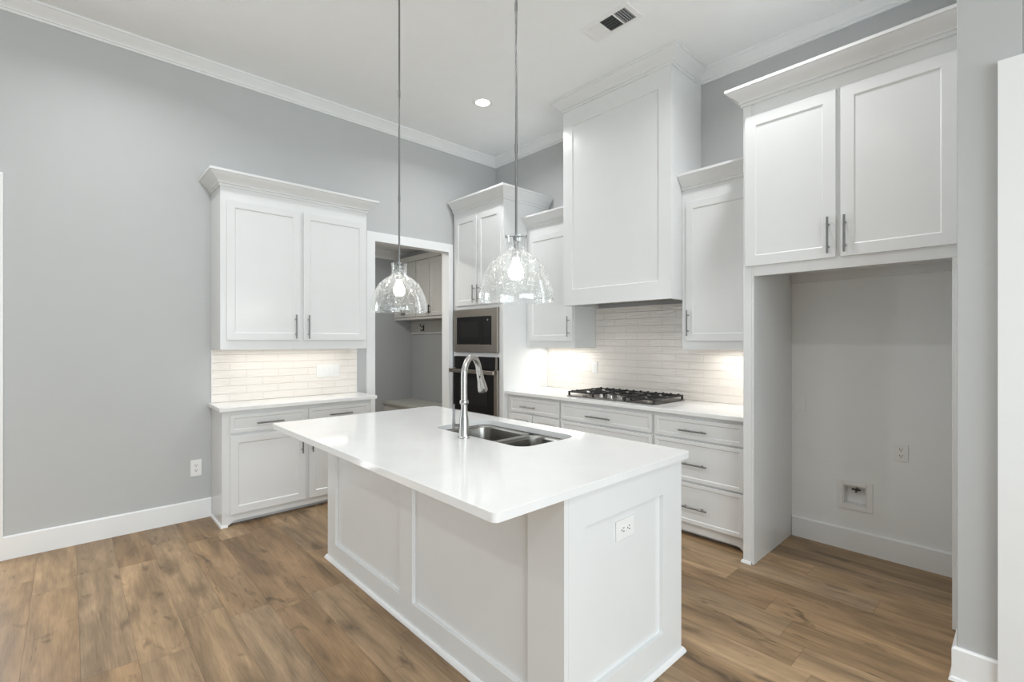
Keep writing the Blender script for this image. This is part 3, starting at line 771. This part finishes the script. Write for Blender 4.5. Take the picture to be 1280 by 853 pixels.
bm = B(); hp = [e - d * 0.004, e + d * 0.004, e + d * 0.012, e + d * 0.06, e + d * 0.10, e + d * 0.122, e + d * 0.128]
tube(bm, hp, [0.0165, 0.0185, 0.0175, 0.020, 0.026, 0.0275, 0.024], 20); sh = obj('spray_head', bm, M['chrome'], t, 40)
q = e + d * 0.03 + Vector((0.012, -0.012, 0))
bm = B(); tube(bm, [q, q + d * 0.012], 0.004, 10); obj('button', bm, M['slot'], sh, 40)
lx, ly = -0.030, -0.022   # lever stub direction, to the left seen from the seats
bm = B(); tube(bm, [(lx * 0.5, ly * 0.5, 0.062), (lx * 1.55, ly * 1.55, 0.062)], [0.010, 0.009], 14)
tube(bm, [(lx * 1.5, ly * 1.5, 0.045), (lx * 1.5, ly * 1.5, 0.055), (lx * 1.5, ly * 1.5, 0.14), (lx * 1.5, ly * 1.5, 0.168), (lx * 1.5, ly * 1.5, 0.172)], [0.0075, 0.009, 0.0058, 0.0062, 0.008], 12)
obj('handle', bm, M['rod'], t, 40)

t = thing('electrical_outlet', 'white outlet mounted sideways on the right end panel of the island', 'outlet', (IX1 - 0.0178, -2.271, 0.673), PI / 2)
duplex(t, 0.124, 0.078, 0, 0, True)

# ------------------------------------------------------------------ pendants
def pendant(loc, label, rz):
    t = thing('pendant_light', label, 'pendant lamp', loc, rz, 'glass pendants over the island')
    z0 = 1.60; top = CEIL
    bm = B(); lathe(bm, [(0.062, top - 0.028), (0.066, top - 0.020), (0.066, top - 0.001)], seg=32); obj('canopy', bm, M['rod'], t, 30)
    bm = B(); tube(bm, [(0, 0, z0 + 0.27), (0, 0, top - 0.02)], 0.0055, 14)
    for z in (2.30, 2.95): tube(bm, [(0, 0, z - 0.02), (0, 0, z + 0.02)], 0.0072, 14)
    obj('rod', bm, M['rod'], t, 40)
    prof = [(0.1725, 0.0), (0.1735, 0.006), (0.1725, 0.030), (0.168, 0.060), (0.158, 0.098), (0.141, 0.136), (0.122, 0.170), (0.096, 0.195), (0.070, 0.213), (0.053, 0.224), (0.046, 0.236), (0.045, 0.262), (0.045, 0.288), (0.048, 0.293), (0.048, 0.300)]
    inner = [(max(r - 0.0035, 0.002), z) for r, z in prof]
    bm = B(); lathe(bm, prof + list(reversed(inner)), (0, 0, z0), 56, True); obj('glass_shade', bm, M['glass'], t, 60)
    bm = B(); lathe(bm, [(0.008, 0.30), (0.012, 0.285), (0.012, 0.235), (0.019, 0.235), (0.021, 0.205), (0.018, 0.198)][::-1], (0, 0, z0), 24); obj('socket', bm, M['chrome'], t, 40)
    bm = B(); cyl(bm, (-0.046, 0, z0 + 0.297), (0.046, 0, z0 + 0.297), 0.0035, 10)
    for s in (-1, 1): tube(bm, [(s * 0.044, 0, z0 + 0.297), (s * 0.050, 0, z0 + 0.297)], 0.008, 14)
    lathe(bm, [(0.013, 0.280), (0.015, 0.286), (0.013, 0.298), (0.008, 0.302)], (0, 0, z0), 20)
    obj('shade_pin', bm, M['rod'], t, 40)
    bm = B(); lathe(bm, [(0.004, 0.068), (0.019, 0.071), (0.030, 0.083), (0.0345, 0.100), (0.032, 0.117), (0.023, 0.137), (0.0145, 0.155), (0.0135, 0.175)], (0, 0, z0 + 0.03), 28); obj('bulb', bm, M['bulb'], t, 60)
pendant((2.925, -2.40, 0), 'clear seeded glass pendant nearer the camera, in front of the oven cabinet', math.atan2(0.735, 0.678))
pendant((1.868, -2.40, 0), 'clear seeded glass pendant farther back, in front of the cased opening', math.atan2(0.735, 0.678) + PI / 2 + 0.23)

# ------------------------------------------------------------------ ceiling fittings
t = thing('recessed_light', 'round glowing recessed light in the ceiling left of the hood', 'ceiling light', (1.03, -1.05, CEIL))
bm = B(); lathe(bm, [(0.086, -0.006), (0.095, -0.004), (0.097, -0.0005), (0.060, -0.0005), (0.066, -0.006)], seg=40, closed=True); obj('trim_ring', bm, M['plate'], t, 40)
bm = B(); lathe(bm, [(0.066, -0.005), (0.066, -0.0008)], seg=40); obj('lens', bm, M['lens'], t, 40)

t = thing('ceiling_vent', 'white rectangular ceiling register with louvers, some greyed to stand in for shade', 'vent', (2.53, -1.10, CEIL))
bm = B(); w, h = 0.20, 0.10
secs = ((-0.165, -0.075), (-0.065, 0.045), (0.055, 0.145))
xs = [-w, secs[0][0], secs[0][1], secs[1][0], secs[1][1], secs[2][0], secs[2][1], w - 0.02]
for a, b in ((xs[0], xs[1]), (xs[2], xs[3]), (xs[4], xs[5]), (xs[6], xs[7])): box(bm, a, b, -0.072, 0.072, -0.008, -0.0005)
box(bm, -w, w - 0.02, -h, -0.072, -0.008, -0.0005); box(bm, -w, w - 0.02, 0.072, h, -0.008, -0.0005)
obj('frame', bm, M['plate'], t, 30)
bm = B(); box(bm, -0.166, 0.146, -0.073, 0.073, -0.0015, -0.0005); obj('duct_opening', bm, M['ventdark'], t, 0)
def blade(bm, p, axis, ln, tilt):
    c, s = math.cos(tilt) * 0.0055, math.sin(tilt) * 0.0032
    for q in (0,):
        if axis == 'x': vs = [(p[0] - ln, p[1] - c, -0.005 - s), (p[0] + ln, p[1] - c, -0.005 - s), (p[0] + ln, p[1] + c, -0.005 + s), (p[0] - ln, p[1] + c, -0.005 + s)]
        else: vs = [(p[0] - c, p[1] - ln, -0.005 - s), (p[0] - c, p[1] + ln, -0.005 - s), (p[0] + c, p[1] + ln, -0.005 + s), (p[0] + c, p[1] - ln, -0.005 + s)]
        ring_loft(bm, [vs, [(a, b, c2 + 0.0012) for a, b, c2 in vs]])
for k in range(8):
    bm = B(); blade(bm, (-0.160 + 0.0115 * k, 0), 'y', 0.072, 0.5); obj('louver', bm, M['plate'], t, 0)
for k in range(5):
    bm = B(); blade(bm, (-0.010, -0.056 + 0.028 * k), 'x', 0.055, 0.9); obj('louver', bm, M['ventgrey'], t, 0)  # middle and right louvers: same white part, shade painted in as grey
for k in range(5):
    bm = B(); blade(bm, (0.064 + 0.018 * k, 0), 'y', 0.072, 1.1); obj('louver', bm, M['ventgrey'], t, 0)

# ------------------------------------------------------------------ mudroom fittings seen through the opening
def mud_cab(x0, label, w=0.60):
    t = thing('wall_cabinet', label, 'cabinet', (x0, -0.145, 1.74))
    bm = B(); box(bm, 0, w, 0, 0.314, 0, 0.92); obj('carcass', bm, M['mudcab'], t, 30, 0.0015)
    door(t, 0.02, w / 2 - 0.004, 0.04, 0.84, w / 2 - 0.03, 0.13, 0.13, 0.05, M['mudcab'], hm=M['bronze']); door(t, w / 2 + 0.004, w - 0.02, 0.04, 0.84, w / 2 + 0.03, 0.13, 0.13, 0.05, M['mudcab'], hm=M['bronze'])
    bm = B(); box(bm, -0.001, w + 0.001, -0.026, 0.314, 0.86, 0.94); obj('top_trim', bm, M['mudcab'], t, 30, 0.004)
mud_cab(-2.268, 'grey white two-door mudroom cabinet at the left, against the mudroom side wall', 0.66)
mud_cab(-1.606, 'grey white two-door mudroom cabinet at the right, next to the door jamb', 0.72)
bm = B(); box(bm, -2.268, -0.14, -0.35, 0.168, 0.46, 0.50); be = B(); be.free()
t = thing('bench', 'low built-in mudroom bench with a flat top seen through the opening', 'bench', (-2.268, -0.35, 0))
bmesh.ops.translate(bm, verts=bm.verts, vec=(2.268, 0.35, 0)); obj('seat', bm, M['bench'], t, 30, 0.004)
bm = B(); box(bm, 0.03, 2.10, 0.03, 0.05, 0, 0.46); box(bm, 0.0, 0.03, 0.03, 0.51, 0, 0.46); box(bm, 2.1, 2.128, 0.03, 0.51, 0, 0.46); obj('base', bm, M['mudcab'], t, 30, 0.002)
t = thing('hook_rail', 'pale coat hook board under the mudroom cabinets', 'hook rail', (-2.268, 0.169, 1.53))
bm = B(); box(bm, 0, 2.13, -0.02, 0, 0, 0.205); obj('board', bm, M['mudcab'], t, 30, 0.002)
for k in range(3):
    cx = 0.38 + 0.68 * k
    bm = B(); tube(bm, [(cx, -0.021, 0.115), (cx, -0.05, 0.105), (cx, -0.075, 0.12), (cx, -0.085, 0.155)], [0.007, 0.006, 0.006, 0.008], 10)
    tube(bm, [(cx, -0.021, 0.085), (cx, -0.04, 0.05), (cx, -0.065, 0.045), (cx, -0.07, 0.07)], [0.007, 0.006, 0.006, 0.008], 10)
    box(bm, cx - 0.011, cx + 0.011, -0.026, -0.0205, 0.05, 0.14)
    obj('hook', bm, M['bronze'], t, 40)
